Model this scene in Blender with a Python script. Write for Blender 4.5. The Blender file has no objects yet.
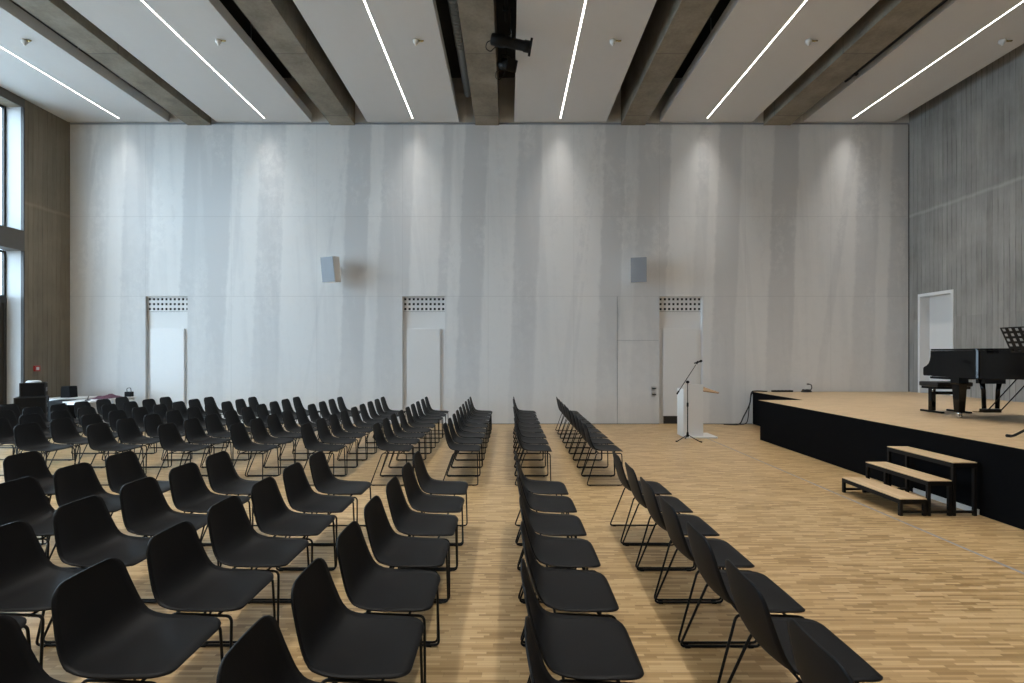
import bpy, bmesh, math, random
from mathutils import Vector, Matrix
random.seed(7)
PI = math.pi
scene = bpy.context.scene
COL = scene.collection

# ------------------------------------------------------------------ frame of reference
F = 491.0            # focal length in pixels of the 1024-wide photograph
VX, VY = 509.5, 354.0
H = 1.77             # eye height
D = 12.41            # far wall
S = D / F
def wx(px): return (px - VX) * S
def wz(py): return H + (VY - py) * S
XL, XR = wx(70), wx(909)
YB = -4.0            # wall behind the camera
ZP = 7.60            # underside of the white ceiling panels
ZC = 8.75            # slab above them
STAGE = 0.82

# ------------------------------------------------------------------ node helpers
class N:
    def __init__(s, name):
        s.m = bpy.data.materials.new(name); s.m.use_nodes = True
        s.t = s.m.node_tree; s.t.nodes.clear()
        s.out = s.t.nodes.new('ShaderNodeOutputMaterial')
    def n(s, typ, **kw):
        nd = s.t.nodes.new(typ)
        for k, v in kw.items(): setattr(nd, k, v)
        return nd
    def put(s, sock, v):
        if isinstance(v, bpy.types.NodeSocket): s.t.links.new(v, sock)
        elif v is not None: sock.default_value = v
    def math(s, op, a, b=None, c=None, clamp=False):
        nd = s.n('ShaderNodeMath', operation=op, use_clamp=clamp)
        s.put(nd.inputs[0], a)
        if b is not None: s.put(nd.inputs[1], b)
        if c is not None: s.put(nd.inputs[2], c)
        return nd.outputs[0]
    def obj(s):
        tc = s.n('ShaderNodeTexCoord')
        sp = s.n('ShaderNodeSeparateXYZ'); s.put(sp.inputs[0], tc.outputs['Object'])
        return tc.outputs['Object'], sp.outputs[0], sp.outputs[1], sp.outputs[2]
    def comb(s, x, y, z):
        nd = s.n('ShaderNodeCombineXYZ')
        s.put(nd.inputs[0], x); s.put(nd.inputs[1], y); s.put(nd.inputs[2], z)
        return nd.outputs[0]
    def scalev(s, v, sc):
        nd = s.n('ShaderNodeVectorMath', operation='MULTIPLY')
        s.put(nd.inputs[0], v); nd.inputs[1].default_value = sc
        return nd.outputs[0]
    def noise(s, v, scale, detail=4, rough=0.55):
        nd = s.n('ShaderNodeTexNoise'); s.put(nd.inputs['Vector'], v)
        nd.inputs['Scale'].default_value = scale; nd.inputs['Detail'].default_value = detail
        nd.inputs['Roughness'].default_value = rough
        return nd.outputs[0]
    def white(s, v):
        nd = s.n('ShaderNodeTexWhiteNoise', noise_dimensions='3D'); s.put(nd.inputs['Vector'], v)
        return nd.outputs['Value']
    def ramp(s, f, stops, interp='LINEAR'):
        nd = s.n('ShaderNodeValToRGB'); cr = nd.color_ramp; cr.interpolation = interp
        s.put(nd.inputs[0], f)
        while len(cr.elements) > 1: cr.elements.remove(cr.elements[-1])
        for i, (p, c) in enumerate(stops):
            if not isinstance(c, (tuple, list)): c = (c, c, c)
            e = cr.elements[0] if i == 0 else cr.elements.new(p)
            e.position = p; e.color = (c[0], c[1], c[2], 1)
        return nd.outputs[0]
    def mix(s, f, a, b, blend='MIX'):
        nd = s.n('ShaderNodeMix', data_type='RGBA', blend_type=blend)
        s.put(nd.inputs[0], f)
        for k, v in ((6, a), (7, b)):
            if isinstance(v, (tuple, list)): v = (v[0], v[1], v[2], 1)
            elif isinstance(v, (float, int)): v = (v, v, v, 1)
            s.put(nd.inputs[k], v)
        return nd.outputs[2]
    def maprange(s, v, a, b, c=0.0, d=1.0, interp='LINEAR'):
        nd = s.n('ShaderNodeMapRange', interpolation_type=interp)
        s.put(nd.inputs[0], v)
        for i, q in enumerate((a, b, c, d)): nd.inputs[i+1].default_value = q
        return nd.outputs[0]
    def bump(s, h, strength=0.3, dist=0.01):
        nd = s.n('ShaderNodeBump'); nd.inputs['Strength'].default_value = strength
        nd.inputs['Distance'].default_value = dist; s.put(nd.inputs['Height'], h)
        return nd.outputs[0]
    def bsdf(s, col, rough=0.6, metal=0.0, normal=None, spec=None, coat=None):
        b = s.n('ShaderNodeBsdfPrincipled')
        if isinstance(col, (tuple, list)): col = (col[0], col[1], col[2], 1)
        s.put(b.inputs['Base Color'], col); s.put(b.inputs['Roughness'], rough)
        b.inputs['Metallic'].default_value = metal
        if spec is not None: b.inputs['Specular IOR Level'].default_value = spec
        if coat: b.inputs['Coat Weight'].default_value = coat; b.inputs['Coat Roughness'].default_value = .05
        if normal is not None: s.put(b.inputs['Normal'], normal)
        s.put(s.out.inputs[0], b.outputs[0])
        return s.m

def plain(name, col, rough=0.6, metal=0.0, var=0.08, scale=30, spec=None, bump=0.0, coat=None):
    k = N(name); v, x, y, z = k.obj()
    nz = k.noise(v, scale, 3)
    c = k.mix(nz, tuple(q*(1-var) for q in col), tuple(min(1, q*(1+var)) for q in col))
    nm = k.bump(nz, bump, .002) if bump else None
    return k.bsdf(c, rough, metal, nm, spec, coat)

# ------------------------------------------------------------------ materials
def mat_printed_wall():
    """white wall boards printed with pale silhouettes of tree trunks; joints between the boards"""
    k = N('printed_forest_boards'); v, x, y, z = k.obj()
    px = k.math('ADD', k.math('DIVIDE', x, S), VX)        # metres -> printing grid units
    fine = k.noise(k.comb(k.math('MULTIPLY', x, 1.0), 0.0, k.math('MULTIPLY', z, 0.35)), 2.2, 5, .65)
    leaf = k.noise(k.comb(x, 0.0, z), 5.0, 6, .7)
    wob = k.math('ADD', k.math('MULTIPLY', k.math('SUBTRACT', fine, .5), 9.0),
                 k.math('MULTIPLY', k.math('SUBTRACT', leaf, .5), 7.0))
    wob = k.math('MULTIPLY', wob, k.maprange(z, 0.5, 7.0, .7, .75))
    lean = k.math('MULTIPLY', k.math('SUBTRACT', 6.2, z), 1.5)
    p = k.math('ADD', k.math('ADD', px, wob), lean)
    # dark print bands: (from, to, strength)
    bands = [(60, 90, .55), (96, 110, .35), (125, 153, .72), (184, 198, .95), (198, 212, .7), (212, 231, 1.0),
             (259, 285, .75), (347, 370, 1.0), (382, 413, .8), (442, 452, .75), (463, 487, 1.0), (517, 541, .85),
             (604, 625, 1.0), (625, 638, .4), (638, 670, .95), (697, 709, .5), (718, 741, .95), (773, 798, 1.0),
             (858, 880, .75), (892, 912, .95)]
    tot = None
    for sec in (bands[:7], bands[7:13], bands[13:]):
        lo, hi = sec[0][0]-8, sec[-1][1]+8
        f = k.maprange(p, lo, hi)
        st = [(0, 0)]
        e = 1.3/(hi-lo)
        for i, (a, b, q) in enumerate(sec):
            a1, b1 = (a-lo)/(hi-lo), (b-lo)/(hi-lo)
            if i and abs(sec[i-1][1]-a) < .5:
                st.append((a1+e, q))
            else:
                st += [(a1-e, 0), (a1+e, q)]
            if i+1 < len(sec) and abs(sec[i+1][0]-b) < .5:
                st.append((b1-e, q))
            else:
                st += [(b1-e, q), (b1+e, 0)]
        r = k.ramp(f, st)
        tot = r if tot is None else k.math('MAXIMUM', tot, r)
    # thin leaning stems
    for (x0, z0, x1, z1, w, q) in ((346, 6.9, 326, 4.0, 2.0, .25), (850, 6.3, 818, .9, 5, .45), (97, 7, 72, 3.5, 3, .5),
                                   (600, 7.2, 588, 4.6, 2, .3), (585, 5.2, 562, .8, 4, .3), (232, 3.4, 222, .3, 3.5, .3),
                                   (745, 4.6, 760, .6, 3, .25), (420, 4, 440, .4, 3, .2)):
        sl = (x1-x0)/(z1-z0)
        c = k.math('ADD', k.math('MULTIPLY', k.math('SUBTRACT', z, z0), sl), x0)
        dd = k.math('ABSOLUTE', k.math('SUBTRACT', k.math('ADD', px, k.math('MULTIPLY', wob, .5)), c))
        sm = k.maprange(dd, w, w*.55, 0, q)
        tot = k.math('MAXIMUM', tot, sm)
    # ghost trunks and foliage mottling
    ghost = k.noise(k.comb(k.math('ADD', x, k.math('MULTIPLY', z, .06)), 0.0, k.math('MULTIPLY', z, .05)), 3.1, 3, .6)
    tot = k.math('ADD', tot, k.maprange(ghost, .45, .62, 0, .32))
    mott = k.noise(k.comb(x, 3.0, k.math('MULTIPLY', z, .8)), 5.0, 9, .76)
    mot = k.maprange(mott, .46, .58, 0, 1)
    blot = k.noise(k.comb(x, 9.0, k.math('MULTIPLY', z, .5)), .75, 3, .5)
    blm = k.maprange(blot, .44, .56, 0, 1)
    tot = k.math('MULTIPLY', tot, k.maprange(z, .8, 3.4, .5, 1))
    tot = k.math('SUBTRACT', tot, k.math('MULTIPLY', k.math('MULTIPLY', k.math('MULTIPLY', mot, blm), k.maprange(z, 2.0, 4.5, .3, 1)), .55))
    tot = k.math('ADD', tot, k.math('MULTIPLY', k.maprange(leaf, .48, .6), .1), clamp=True)
    col = k.mix(tot, (.72, .72, .715), (.585, .59, .595))
    # board joints
    J = None
    u = k.math('FRACT', k.math('DIVIDE', k.math('SUBTRACT', px, 145.5-85.667*2), 85.667))
    dx = k.math('MULTIPLY', k.math('MINIMUM', u, k.math('SUBTRACT', 1.0, u)), 85.667)
    J = k.maprange(dx, .12, .3, 1, 0)
    for pz in (216.5, 296.3):
        dz = k.math('ABSOLUTE', k.math('SUBTRACT', z, wz(pz)))
        J = k.math('MAXIMUM', J, k.maprange(dz, .006, .012, 1, 0))
    col = k.mix(k.math('MULTIPLY', J, .17), col, (.2, .2, .2))
    return k.bsdf(col, .62, 0, None, .3)

def mat_boarded_concrete(name, axis, dark, light, tint):
    """board-marked cast concrete: planks run up the wall"""
    k = N(name); v, x, y, z = k.obj()
    a = y if axis == 'y' else x
    wv = k.math('MULTIPLY', k.math('SUBTRACT', k.noise(k.comb(a, 0.0, z), .9, 2), .5), .03)
    u = k.math('DIVIDE', k.math('ADD', a, wv), .118)
    pl = k.math('FLOOR', u); fr = k.math('FRACT', u)
    row = k.math('FLOOR', k.math('DIVIDE', k.math('ADD', z, k.math('MULTIPLY', k.white(k.comb(pl, 4.0, 1.0)), .0)), 2.62))
    rnd = k.white(k.comb(pl, row, 2.0))
    grain = k.noise(k.comb(k.math('MULTIPLY', a, 11.0), k.math('MULTIPLY', pl, 3.1), k.math('MULTIPLY', z, 1.1)), 1.0, 5, .65)
    cloud = k.noise(k.comb(a, 2.0, z), .8, 5, .6)
    f = k.math('ADD', k.math('MULTIPLY', rnd, .14), k.math('ADD', k.math('MULTIPLY', grain, .5), k.math('MULTIPLY', cloud, .72)))
    f = k.maprange(f, .3, 1.05, 0, 1)
    col = k.mix(f, dark, light)
    seam = k.maprange(k.math('MINIMUM', fr, k.math('SUBTRACT', 1.0, fr)), .02, .09, 1, 0)
    sel = k.maprange(k.noise(k.comb(k.math('MULTIPLY', pl, 7.3), 1.0, k.math('MULTIPLY', z, .55)), 1.3, 4, .7), .46, .6, 0.05, 1)
    col = k.mix(k.math('MULTIPLY', k.math('MULTIPLY', seam, sel), .8), col, tint)
    # casting joint
    jz = k.math('ADD', z, k.math('MULTIPLY', k.math('SUBTRACT', k.noise(k.comb(a, 5.0, 0.0), 3.0, 3), .5), .06))
    jd = k.math('ABSOLUTE', k.math('SUBTRACT', jz, 5.24))
    col = k.mix(k.maprange(jd, .01, .06, .28, 0), col, tuple(min(1, q*1.35) for q in light))
    h = k.math('ADD', k.math('MULTIPLY', rnd, .6), k.math('SUBTRACT', k.math('MULTIPLY', grain, .5), seam))
    return k.bsdf(col, .75, 0, k.bump(h, .5, .006), .25)

def mat_beam():
    k = N('smooth_cast_concrete'); v, x, y, z = k.obj()
    c = k.noise(v, 1.6, 6, .62); c2 = k.noise(v, 18, 4, .6)
    f = k.math('ADD', k.math('MULTIPLY', c, .75), k.math('MULTIPLY', c2, .25))
    col = k.ramp(f, [(.32, (.15, .13, .102)), (.5, (.225, .20, .16)), (.66, (.29, .262, .215))])
    jy = k.math('FRACT', k.math('DIVIDE', k.math('ADD', y, .35), 2.45))
    seam = k.maprange(k.math('MULTIPLY', k.math('MINIMUM', jy, k.math('SUBTRACT', 1.0, jy)), 2.45), .006, .014, .55, 0)
    col = k.mix(seam, col, (.07, .065, .06))
    return k.bsdf(col, .7, 0, k.bump(f, .25, .01), .25)

def mat_parquet(name, dark, mid, light, rough, wid=.021, leng=.21):
    """industrial oak parquet: narrow strips running across the hall"""
    k = N(name); v, x, y, z = k.obj()
    r = k.math('DIVIDE', y, wid); row = k.math('FLOOR', r); fr = k.math('FRACT', r)
    off = k.white(k.comb(row, 1.0, 3.0))
    u = k.math('ADD', k.math('DIVIDE', x, leng), k.math('MULTIPLY', off, 7.0))
    cell = k.math('FLOOR', u); fu = k.math('FRACT', u)
    rnd = k.white(k.comb(cell, row, 5.0))
    gr = k.noise(k.comb(k.math('MULTIPLY', x, 3.0), k.math('MULTIPLY', y, 60.0), k.math('MULTIPLY', rnd, 30.0)), 1.0, 4, .6)
    big = k.noise(k.comb(x, k.math('MULTIPLY', y, 2.5), 0.0), .9, 3)
    f = k.math('ADD', k.math('MULTIPLY', rnd, .6), k.math('ADD', k.math('MULTIPLY', gr, .22), k.math('MULTIPLY', big, .25)))
    col = k.ramp(f, [(.1, dark), (.5, mid), (.95, light)])
    e1 = k.maprange(k.math('MINIMUM', fr, k.math('SUBTRACT', 1.0, fr)), .02, .07, 1, 0)
    e2 = k.maprange(k.math('MINIMUM', fu, k.math('SUBTRACT', 1.0, fu)), .003, .009, 1, 0)
    e = k.math('MAXIMUM', e1, e2)
    col = k.mix(k.math('MULTIPLY', e, .35), col, tuple(q*.45 for q in dark))
    rg = k.maprange(gr, .3, .7, rough-.04, rough+.06)
    return k.bsdf(col, rg, 0, k.bump(k.math('SUBTRACT', k.math('MULTIPLY', rnd, .3), e), .10, .001), .4)

def mat_wood_board(name, a, b, rough=.45):
    k = N(name); v, x, y, z = k.obj()
    g = k.noise(k.scalev(v, (22, 2.2, 22)), 1.0, 6, .62)
    col = k.ramp(g, [(.3, a), (.7, b)])
    return k.bsdf(col, rough, 0, None, .35)

def mat_emit(name, col, strength):
    k = N(name); e = k.n('ShaderNodeEmission'); e.inputs[0].default_value = (*col, 1); e.inputs[1].default_value = strength
    k.put(k.out.inputs[0], e.outputs[0]); return k.m

def mat_glass():
    k = N('window_glass'); tr = k.n('ShaderNodeBsdfTransparent'); tr.inputs[0].default_value = (.93, .96, .97, 1)
    gl = k.n('ShaderNodeBsdfGlossy'); gl.inputs['Roughness'].default_value = .02
    mx = k.n('ShaderNodeMixShader'); fz = k.n('ShaderNodeFresnel'); fz.inputs[0].default_value = 1.45
    k.put(mx.inputs[0], k.math('MULTIPLY', fz.outputs[0], .35)); k.put(mx.inputs[1], tr.outputs[0]); k.put(mx.inputs[2], gl.outputs[0])
    k.put(k.out.inputs[0], mx.outputs[0]); return k.m

M = {}
M['print'] = mat_printed_wall()
M['conc_l'] = mat_boarded_concrete('shaded_boarded_concrete', 'y', (.12, .10, .072), (.27, .23, .17), (.055, .045, .033))  # left copy: shade and warm bounce painted in as a darker brown
M['conc_r'] = mat_boarded_concrete('grey_boarded_concrete', 'y', (.14, .136, .128), (.43, .415, .39), (.055, .053, .05))
M['beam'] = mat_beam()
M['floor'] = mat_parquet('oak_strip_parquet', (.20, .115, .042), (.40, .262, .118), (.58, .415, .225), .34)
M['deck'] = mat_parquet('stage_oak_parquet', (.40, .27, .14), (.50, .35, .195), (.58, .425, .25), .42)
M['ceil'] = plain('ceiling_panel_white', (.60, .60, .60), .7, 0, .02, 6, .25)
M['slab'] = plain('dark_ceiling_slab', (.045, .042, .038), .9, 0, .2, 3)
M['paint'] = plain('white_paint', (.72, .72, .715), .5, 0, .015, 8)
M['leaf'] = plain('white_lacquer_panel', (.74, .74, .735), .28, 0, .012, 8)
M['grey_paint'] = plain('pale_grey_plate', (.62, .62, .61), .5, 0, .02, 20)
M['void'] = plain('vent_shade_black', (.02, .02, .02), .95, 0, .2, 20)
M['shell'] = plain('black_polypropylene', (.0055, .0055, .006), .55, 0, .12, 400, .2, .08)
M['steel_black'] = plain('black_powder_coat', (.007, .007, .0075), .45, 0, .1, 300, .18)
M['rubber'] = plain('black_rubber', (.01, .01, .01), .8, 0, .15, 200, .2)
M['skirt'] = plain('black_stage_skirt', (.0035, .0035, .004), .9, 0, .25, 8, .08)
M['lacquer'] = plain('black_piano_lacquer', (.002, .002, .0025), .07, 0, .05, 5, .3)
M['leather'] = plain('black_bench_leather', (.012, .011, .011), .5, 0, .2, 120, .4, .15)
M['brass'] = plain('polished_brass', (.55, .42, .18), .25, 1.0, .05, 60)
M['chrome'] = plain('chrome', (.72, .72, .72), .18, 1.0, .03, 60)
M['alu'] = plain('brushed_aluminium', (.60, .61, .63), .35, 1.0, .06, 80)
M['frame_dark'] = plain('dark_window_frame', (.035, .032, .03), .5, 0, .1, 40)
M['ivory'] = plain('piano_key_ivory', (.75, .73, .66), .3, 0, .02, 40)
M['lect_wood'] = mat_wood_board('lectern_oak_board', (.27, .165, .08), (.40, .26, .135))
M['tread'] = mat_wood_board('step_oak_tread', (.45, .31, .17), (.60, .44, .27))
M['door_dark'] = plain('dark_brown_door', (.045, .033, .026), .5, 0, .15, 10)
M['spk_white'] = plain('white_speaker_cabinet', (.70, .68, .65), .5, 0, .02, 30)
M['spk_grille'] = plain('grey_speaker_grille', (.27, .29, .32), .6, 0, .1, 260)
M['red'] = plain('red_plastic', (.42, .03, .025), .4, 0, .05, 30)
M['white_pl'] = plain('white_plastic', (.72, .72, .70), .4, 0, .02, 30)
M['case'] = plain('black_case_laminate', (.006, .006, .0065), .5, 0, .2, 60, .15)
M['maroon'] = plain('maroon_cloth', (.085, .03, .05), .85, 0, .25, 60)
M['duct'] = plain('galvanised_tray', (.42, .44, .45), .4, .7, .1, 20)
M['tape'] = plain('grey_floor_joint', (.25, .25, .26), .5, 0, .05, 20)
M['lamp'] = mat_emit('led_diffuser', (1.0, .93, .84), 9.0)
M['glass'] = mat_glass()
M['spandrel'] = plain('dark_bronze_spandrel', (.085, .078, .068), .6, 0, .08, 12)
M['lining'] = plain('grey_white_lining', (.5, .5, .5), .5, 0, .02, 8)
M['edge'] = plain('dark_case_edge', (.02, .021, .023), .4, .3, .1, 60)
M['cable'] = plain('black_cable', (.012, .012, .013), .6, 0, .1, 100)
M['paper'] = plain('white_paper', (.75, .75, .74), .7, 0, .02, 30)
M['ground'] = plain('pale_bounce_ground', (.5, .5, .49), .9, 0, .15, 2)

# ------------------------------------------------------------------ mesh helpers
class MB:
    def __init__(s): s.b = bmesh.new()
    def box(s, x0, x1, y0, y1, z0, z1, mtx=None, bev=0.0):
        n = bmesh.new()
        vs = [n.verts.new((x, y, z)) for x in (x0, x1) for y in (y0, y1) for z in (z0, z1)]
        for f in ((0,1,3,2),(4,6,7,5),(0,4,5,1),(2,3,7,6),(0,2,6,4),(1,5,7,3)): n.faces.new([vs[i] for i in f])
        if bev: bmesh.ops.bevel(n, geom=n.edges[:], offset=bev, segments=2, profile=.6, affect='EDGES')
        s._add(n, mtx); return s
    def _add(s, n, mtx=None):
        mp = {}
        for v in n.verts:
            mp[v] = s.b.verts.new(mtx @ v.co if mtx else v.co)
        for f in n.faces:
            try: s.b.faces.new([mp[v] for v in f.verts]).smooth = f.smooth
            except ValueError: pass
        n.free()
    def prism(s, pts, z0, z1, axis='z', mtx=None, bev=0.0):
        n = bmesh.new()
        def P(a, b, c): return {'z': (a, b, c), 'x': (c, a, b), 'y': (a, c, b)}[axis]
        lo = [n.verts.new(P(a, b, z0)) for a, b in pts]; hi = [n.verts.new(P(a, b, z1)) for a, b in pts]
        n.faces.new(lo[::-1]); n.faces.new(hi)
        for i in range(len(pts)):
            j = (i+1) % len(pts); n.faces.new((lo[i], lo[j], hi[j], hi[i]))
        bmesh.ops.recalc_face_normals(n, faces=n.faces)
        if bev:
            es = [e for e in n.edges if len(e.link_faces) == 2 and e.calc_face_angle(0) > .6]
            bmesh.ops.bevel(n, geom=es, offset=bev, segments=2, profile=.6, affect='EDGES')
        s._add(n, mtx); return s
    def tube(s, pts, r, seg=8, closed=False, caps=True, mtx=None):
        n = bmesh.new(); P = [Vector(p) for p in pts]; m = len(P); rings = []
        R = r if isinstance(r, (list, tuple)) else [r]*m
        up = None
        for i in range(m):
            a = P[(i-1) % m] if (closed or i > 0) else P[i]
            c = P[(i+1) % m] if (closed or i < m-1) else P[i]
            t = (c-a).normalized()
            if up is None:
                up = Vector((0, 0, 1)) if abs(t.z) < .9 else Vector((0, 1, 0))
            u = (up - t*up.dot(t))
            if u.length < 1e-5: u = t.orthogonal()
            u.normalize(); w = t.cross(u); up = u
            rings.append([n.verts.new(P[i] + R[i]*(u*math.cos(2*PI*j/seg) + w*math.sin(2*PI*j/seg))) for j in range(seg)])
        for i in range(m if closed else m-1):
            A, B = rings[i], rings[(i+1) % m]
            for j in range(seg):
                f = n.faces.new((A[j], A[(j+1) % seg], B[(j+1) % seg], B[j])); f.smooth = True
        if caps and not closed:
            n.faces.new(rings[0][::-1]); n.faces.new(rings[-1])
        s._add(n, mtx); return s
    def lathe(s, prof, seg=20, mtx=None):
        n = bmesh.new(); rings = []
        for r, z in prof:
            rings.append([n.verts.new((max(r, 1e-4)*math.cos(2*PI*j/seg), max(r, 1e-4)*math.sin(2*PI*j/seg), z)) for j in range(seg)])
        for A, B in zip(rings, rings[1:]):
            for j in range(seg):
                n.faces.new((A[j], A[(j+1) % seg], B[(j+1) % seg], B[j])).smooth = True
        n.faces.new(rings[0][::-1]); n.faces.new(rings[-1])
        s._add(n, mtx); return s
    def build(s, name, mat, parent=None, label=None, loc=None, smooth=None):
        bmesh.ops.recalc_face_normals(s.b, faces=s.b.faces)
        me = bpy.data.meshes.new(name); s.b.to_mesh(me); s.b.free()
        me.materials.append(mat)
        o = bpy.data.objects.new(name, me); COL.objects.link(o)
        if parent: o.parent = parent
        if label: o['label'] = label
        if loc: o.location = loc
        return o

def fillet(pts, r, n=4, closed=False):
    P = [Vector(p) for p in pts]; out = []; m = len(P)
    for i in range(m):
        if not closed and i in (0, m-1): out.append(P[i]); continue
        a, b, c = P[(i-1) % m], P[i], P[(i+1) % m]
        d1, d2 = (a-b), (c-b); q = min(r, d1.length*.45, d2.length*.45)
        s0, s1 = b + d1.normalized()*q, b + d2.normalized()*q
        for j in range(n+1):
            t = j/n; out.append((1-t)**2*s0 + 2*t*(1-t)*b + t*t*s1)
    return out

def tag(o, label, cat, group=None):
    o['label'] = label; o['category'] = cat
    if group: o['group'] = group
    return o
def empty(name, loc, label, cat, group=None, rz=0.0):
    o = bpy.data.objects.new(name, None); COL.objects.link(o); o.empty_display_size = .2
    o.location = loc; o.rotation_euler = (0, 0, rz)
    return tag(o, label, cat, group)
def struct(o): o['kind'] = 'structure'; return o
def copy_tree(o, parent=None):
    c = o.copy(); COL.objects.link(c)
    if parent: c.parent = parent
    for ch in KIDS(o): copy_tree(ch, c)
    return c
def KIDS(o): return [q for q in ALL_CHILDREN.get(o.name, [])]
ALL_CHILDREN = {}
def remember(root):
    ALL_CHILDREN.clear()
    for q in list(COL.objects):
        if q.parent: ALL_CHILDREN.setdefault(q.parent.name, []).append(q)

# ------------------------------------------------------------------ room shell
struct(MB().box(XL-.6, XR+.4, YB-.3, D+.5, -.25, 0).build('floor', M['floor']))
struct(MB().box(XL-.6, XR+.4, YB-.3, D+.5, ZC, ZC+.3).build('ceiling', M['slab']))
NICHE = [(145.5, 187.5), (402.5, 445), (659.3, 702.5)]
ZN = wz(296.4); ND = .17
w = MB(); prev = XL
for a, b in NICHE:
    w.box(prev, wx(a), D, D+.5, 0, ZC); w.box(wx(a), wx(b), D, D+.5, ZN, ZC); prev = wx(b)
w.box(prev, XR, D, D+.5, 0, ZC)
struct(w.build('wall_far', M['print']))
w = MB()
for a, b in NICHE: w.box(wx(a)-.001, wx(b)+.001, D+ND, D+.49, 0, ZN+.001)
struct(w.build('wall_niche', M['paint']))
struct(MB().box(XR, XR+.4, YB, D+.5, STAGE-.82, ZC).build('wall_right_lower', M['conc_r'])) if False else None
# right wall with the door opening
DY0, DY1, DZ = 11.16, 12.12, 3.24
w = MB(); w.box(XR, XR+.4, YB, DY0, 0, ZC); w.box(XR, XR+.4, DY1, D+.5, 0, ZC); w.box(XR, XR+.4, DY0, DY1, DZ, ZC)
w.box(XR, XR+.4, DY0, DY1, 0, STAGE)
struct(w.build('wall_right', M['conc_r']))
struct(MB().box(XL-.6, XR+.4, YB-.3, YB, 0, ZC).build('wall_behind', M['paint']))
# left wall: pier, beam, head, sill of glazed bays
PY = 11.25                                            # far jamb of the glazing
LX = XL-.5
w = MB(); w.box(LX, XL, PY, D+.5, 0, ZC)
w.box(LX, XL, YB, PY, 7.42, ZC)
for yy in (6.9, 2.6): w.box(LX, XL, yy-.28, yy, 0, 7.42)
w.box(LX, XL, YB, 2.33, 0, 7.42)
struct(w.build('wall_left', M['conc_l']))
struct(MB().box(LX+.1, XL, 2.6, PY-.0005, 4.13, 4.59).box(XL-.02, XL+.004, 2.6, PY-.0005, 7.40, 7.595).build('trim_6', M['spandrel']))
# white plaster lining on the far jambs of the glazed bays
w = MB()
for yy in (PY,): w.box(LX, XL-.06, yy-.012, yy-.0005, 0, 7.42)
for yy in (6.9-.28,): w.box(LX, XL-.06, yy-.012, yy-.0005, 0, 7.42)
struct(w.build('trim_1', M['lining']))
w = MB()
for za, zb in ((0, 4.129), (4.591, 7.419)): w.box(XL-.06, XL+.004, PY-.03, PY-.0005, za, zb)
struct(w.build('trim_5', M['frame_dark']))
# glazing
bays = [(6.9, PY-.012), (2.6, 6.62-.012)]
gx = LX+.06
n = 0
for bi, (y0, y1) in enumerate(bays):
    for (z0, z1) in ((4.59, 7.42), (3.06, 4.13)):
        n += 1
        r = bpy.data.objects.new('window_%d' % n, None); COL.objects.link(r); r.location = (gx, (y0+y1)/2, z0); struct(r)
        hl = (y1-y0)/2
        f = MB(); t = .05
        f.box(-.03, .03, -hl, hl, 0, t); f.box(-.03, .03, -hl, hl, z1-z0-t, z1-z0)
        cnt = 3
        for j in range(cnt+1):
            yc = -hl + (2*hl)*j/cnt; yc = min(max(yc, -hl+t/2), hl-t/2)
            f.box(-.03, .03, yc-t/2, yc+t/2, t, z1-z0-t)
        f.build('window_frame', M['frame_dark'], r)
        MB().box(-.006, .006, -hl+.01, hl-.01, .01, z1-z0-.01).build('window_pane', M['glass'], r)
    n2 = bi+1
    r = bpy.data.objects.new('door_%d' % (10+n2), None); COL.objects.link(r); r.location = (gx, (y0+y1)/2, 0); struct(r)
    hl = (y1-y0)/2
    f = MB(); t = .07
    f.box(-.04, .04, -hl, hl, 2.93, 3.06); f.box(-.04, .04, -hl, hl, 0, .08)
    for j in range(4):
        yc = -hl+(2*hl)*j/3; yc = min(max(yc, -hl+t/2), hl-t/2); f.box(-.04, .04, yc-t/2, yc+t/2, .08, 2.93)
    f.build('door_frame', M['frame_dark'], r)
    if bi == 0:
        MB().box(-.025, .025, hl-t-.32, hl-t, .08, 2.93).build('door_leaf', M['door_dark'], r)
        MB().box(-.006, .006, -hl+t, hl-t-.32, .08, 2.93).build('door_pane', M['glass'], r)
        MB().tube([(.02, hl-.3, .95), (.08, hl-.3, .95), (.08, hl-.3, 1.35), (.02, hl-.3, 1.35)], .014).build('door_handle', M['alu'], r)
    else:
        MB().box(-.006, .006, -hl+.02, hl-.02, .08, 2.93).build('door_pane', M['glass'], r)
# transom concrete band above the doors sits in the frame; dark base rail line at the far wall
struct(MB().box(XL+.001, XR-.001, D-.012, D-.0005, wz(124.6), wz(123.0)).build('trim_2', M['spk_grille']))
wl = MB(); prev = XL
for a, b in NICHE: wl.box(prev+.01, wx(a), D-.006, D-.0005, 0, .012); prev = wx(b)
wl.box(prev, wx(752), D-.006, D-.0005, 0, .012)
struct(wl.build('baseboard_far', M['frame_dark']))
struct(MB().box(4.13, 4.16, 2.2, 10.6, .0002, .0016).build('trim_3', M['tape']))
# shadow joint where the printed wall meets the right wall
struct(MB().box(XR-.02, XR-.0005, D-.008, D-.0005, STAGE, ZP).build('trim_4', M['frame_dark']))
# outdoors: unseen ground added, kept pale to bounce daylight up to the ceiling
struct(MB().box(XL-40, LX-.05, -40, 60, -.4, -.1).build('ground', M['ground']))

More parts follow.
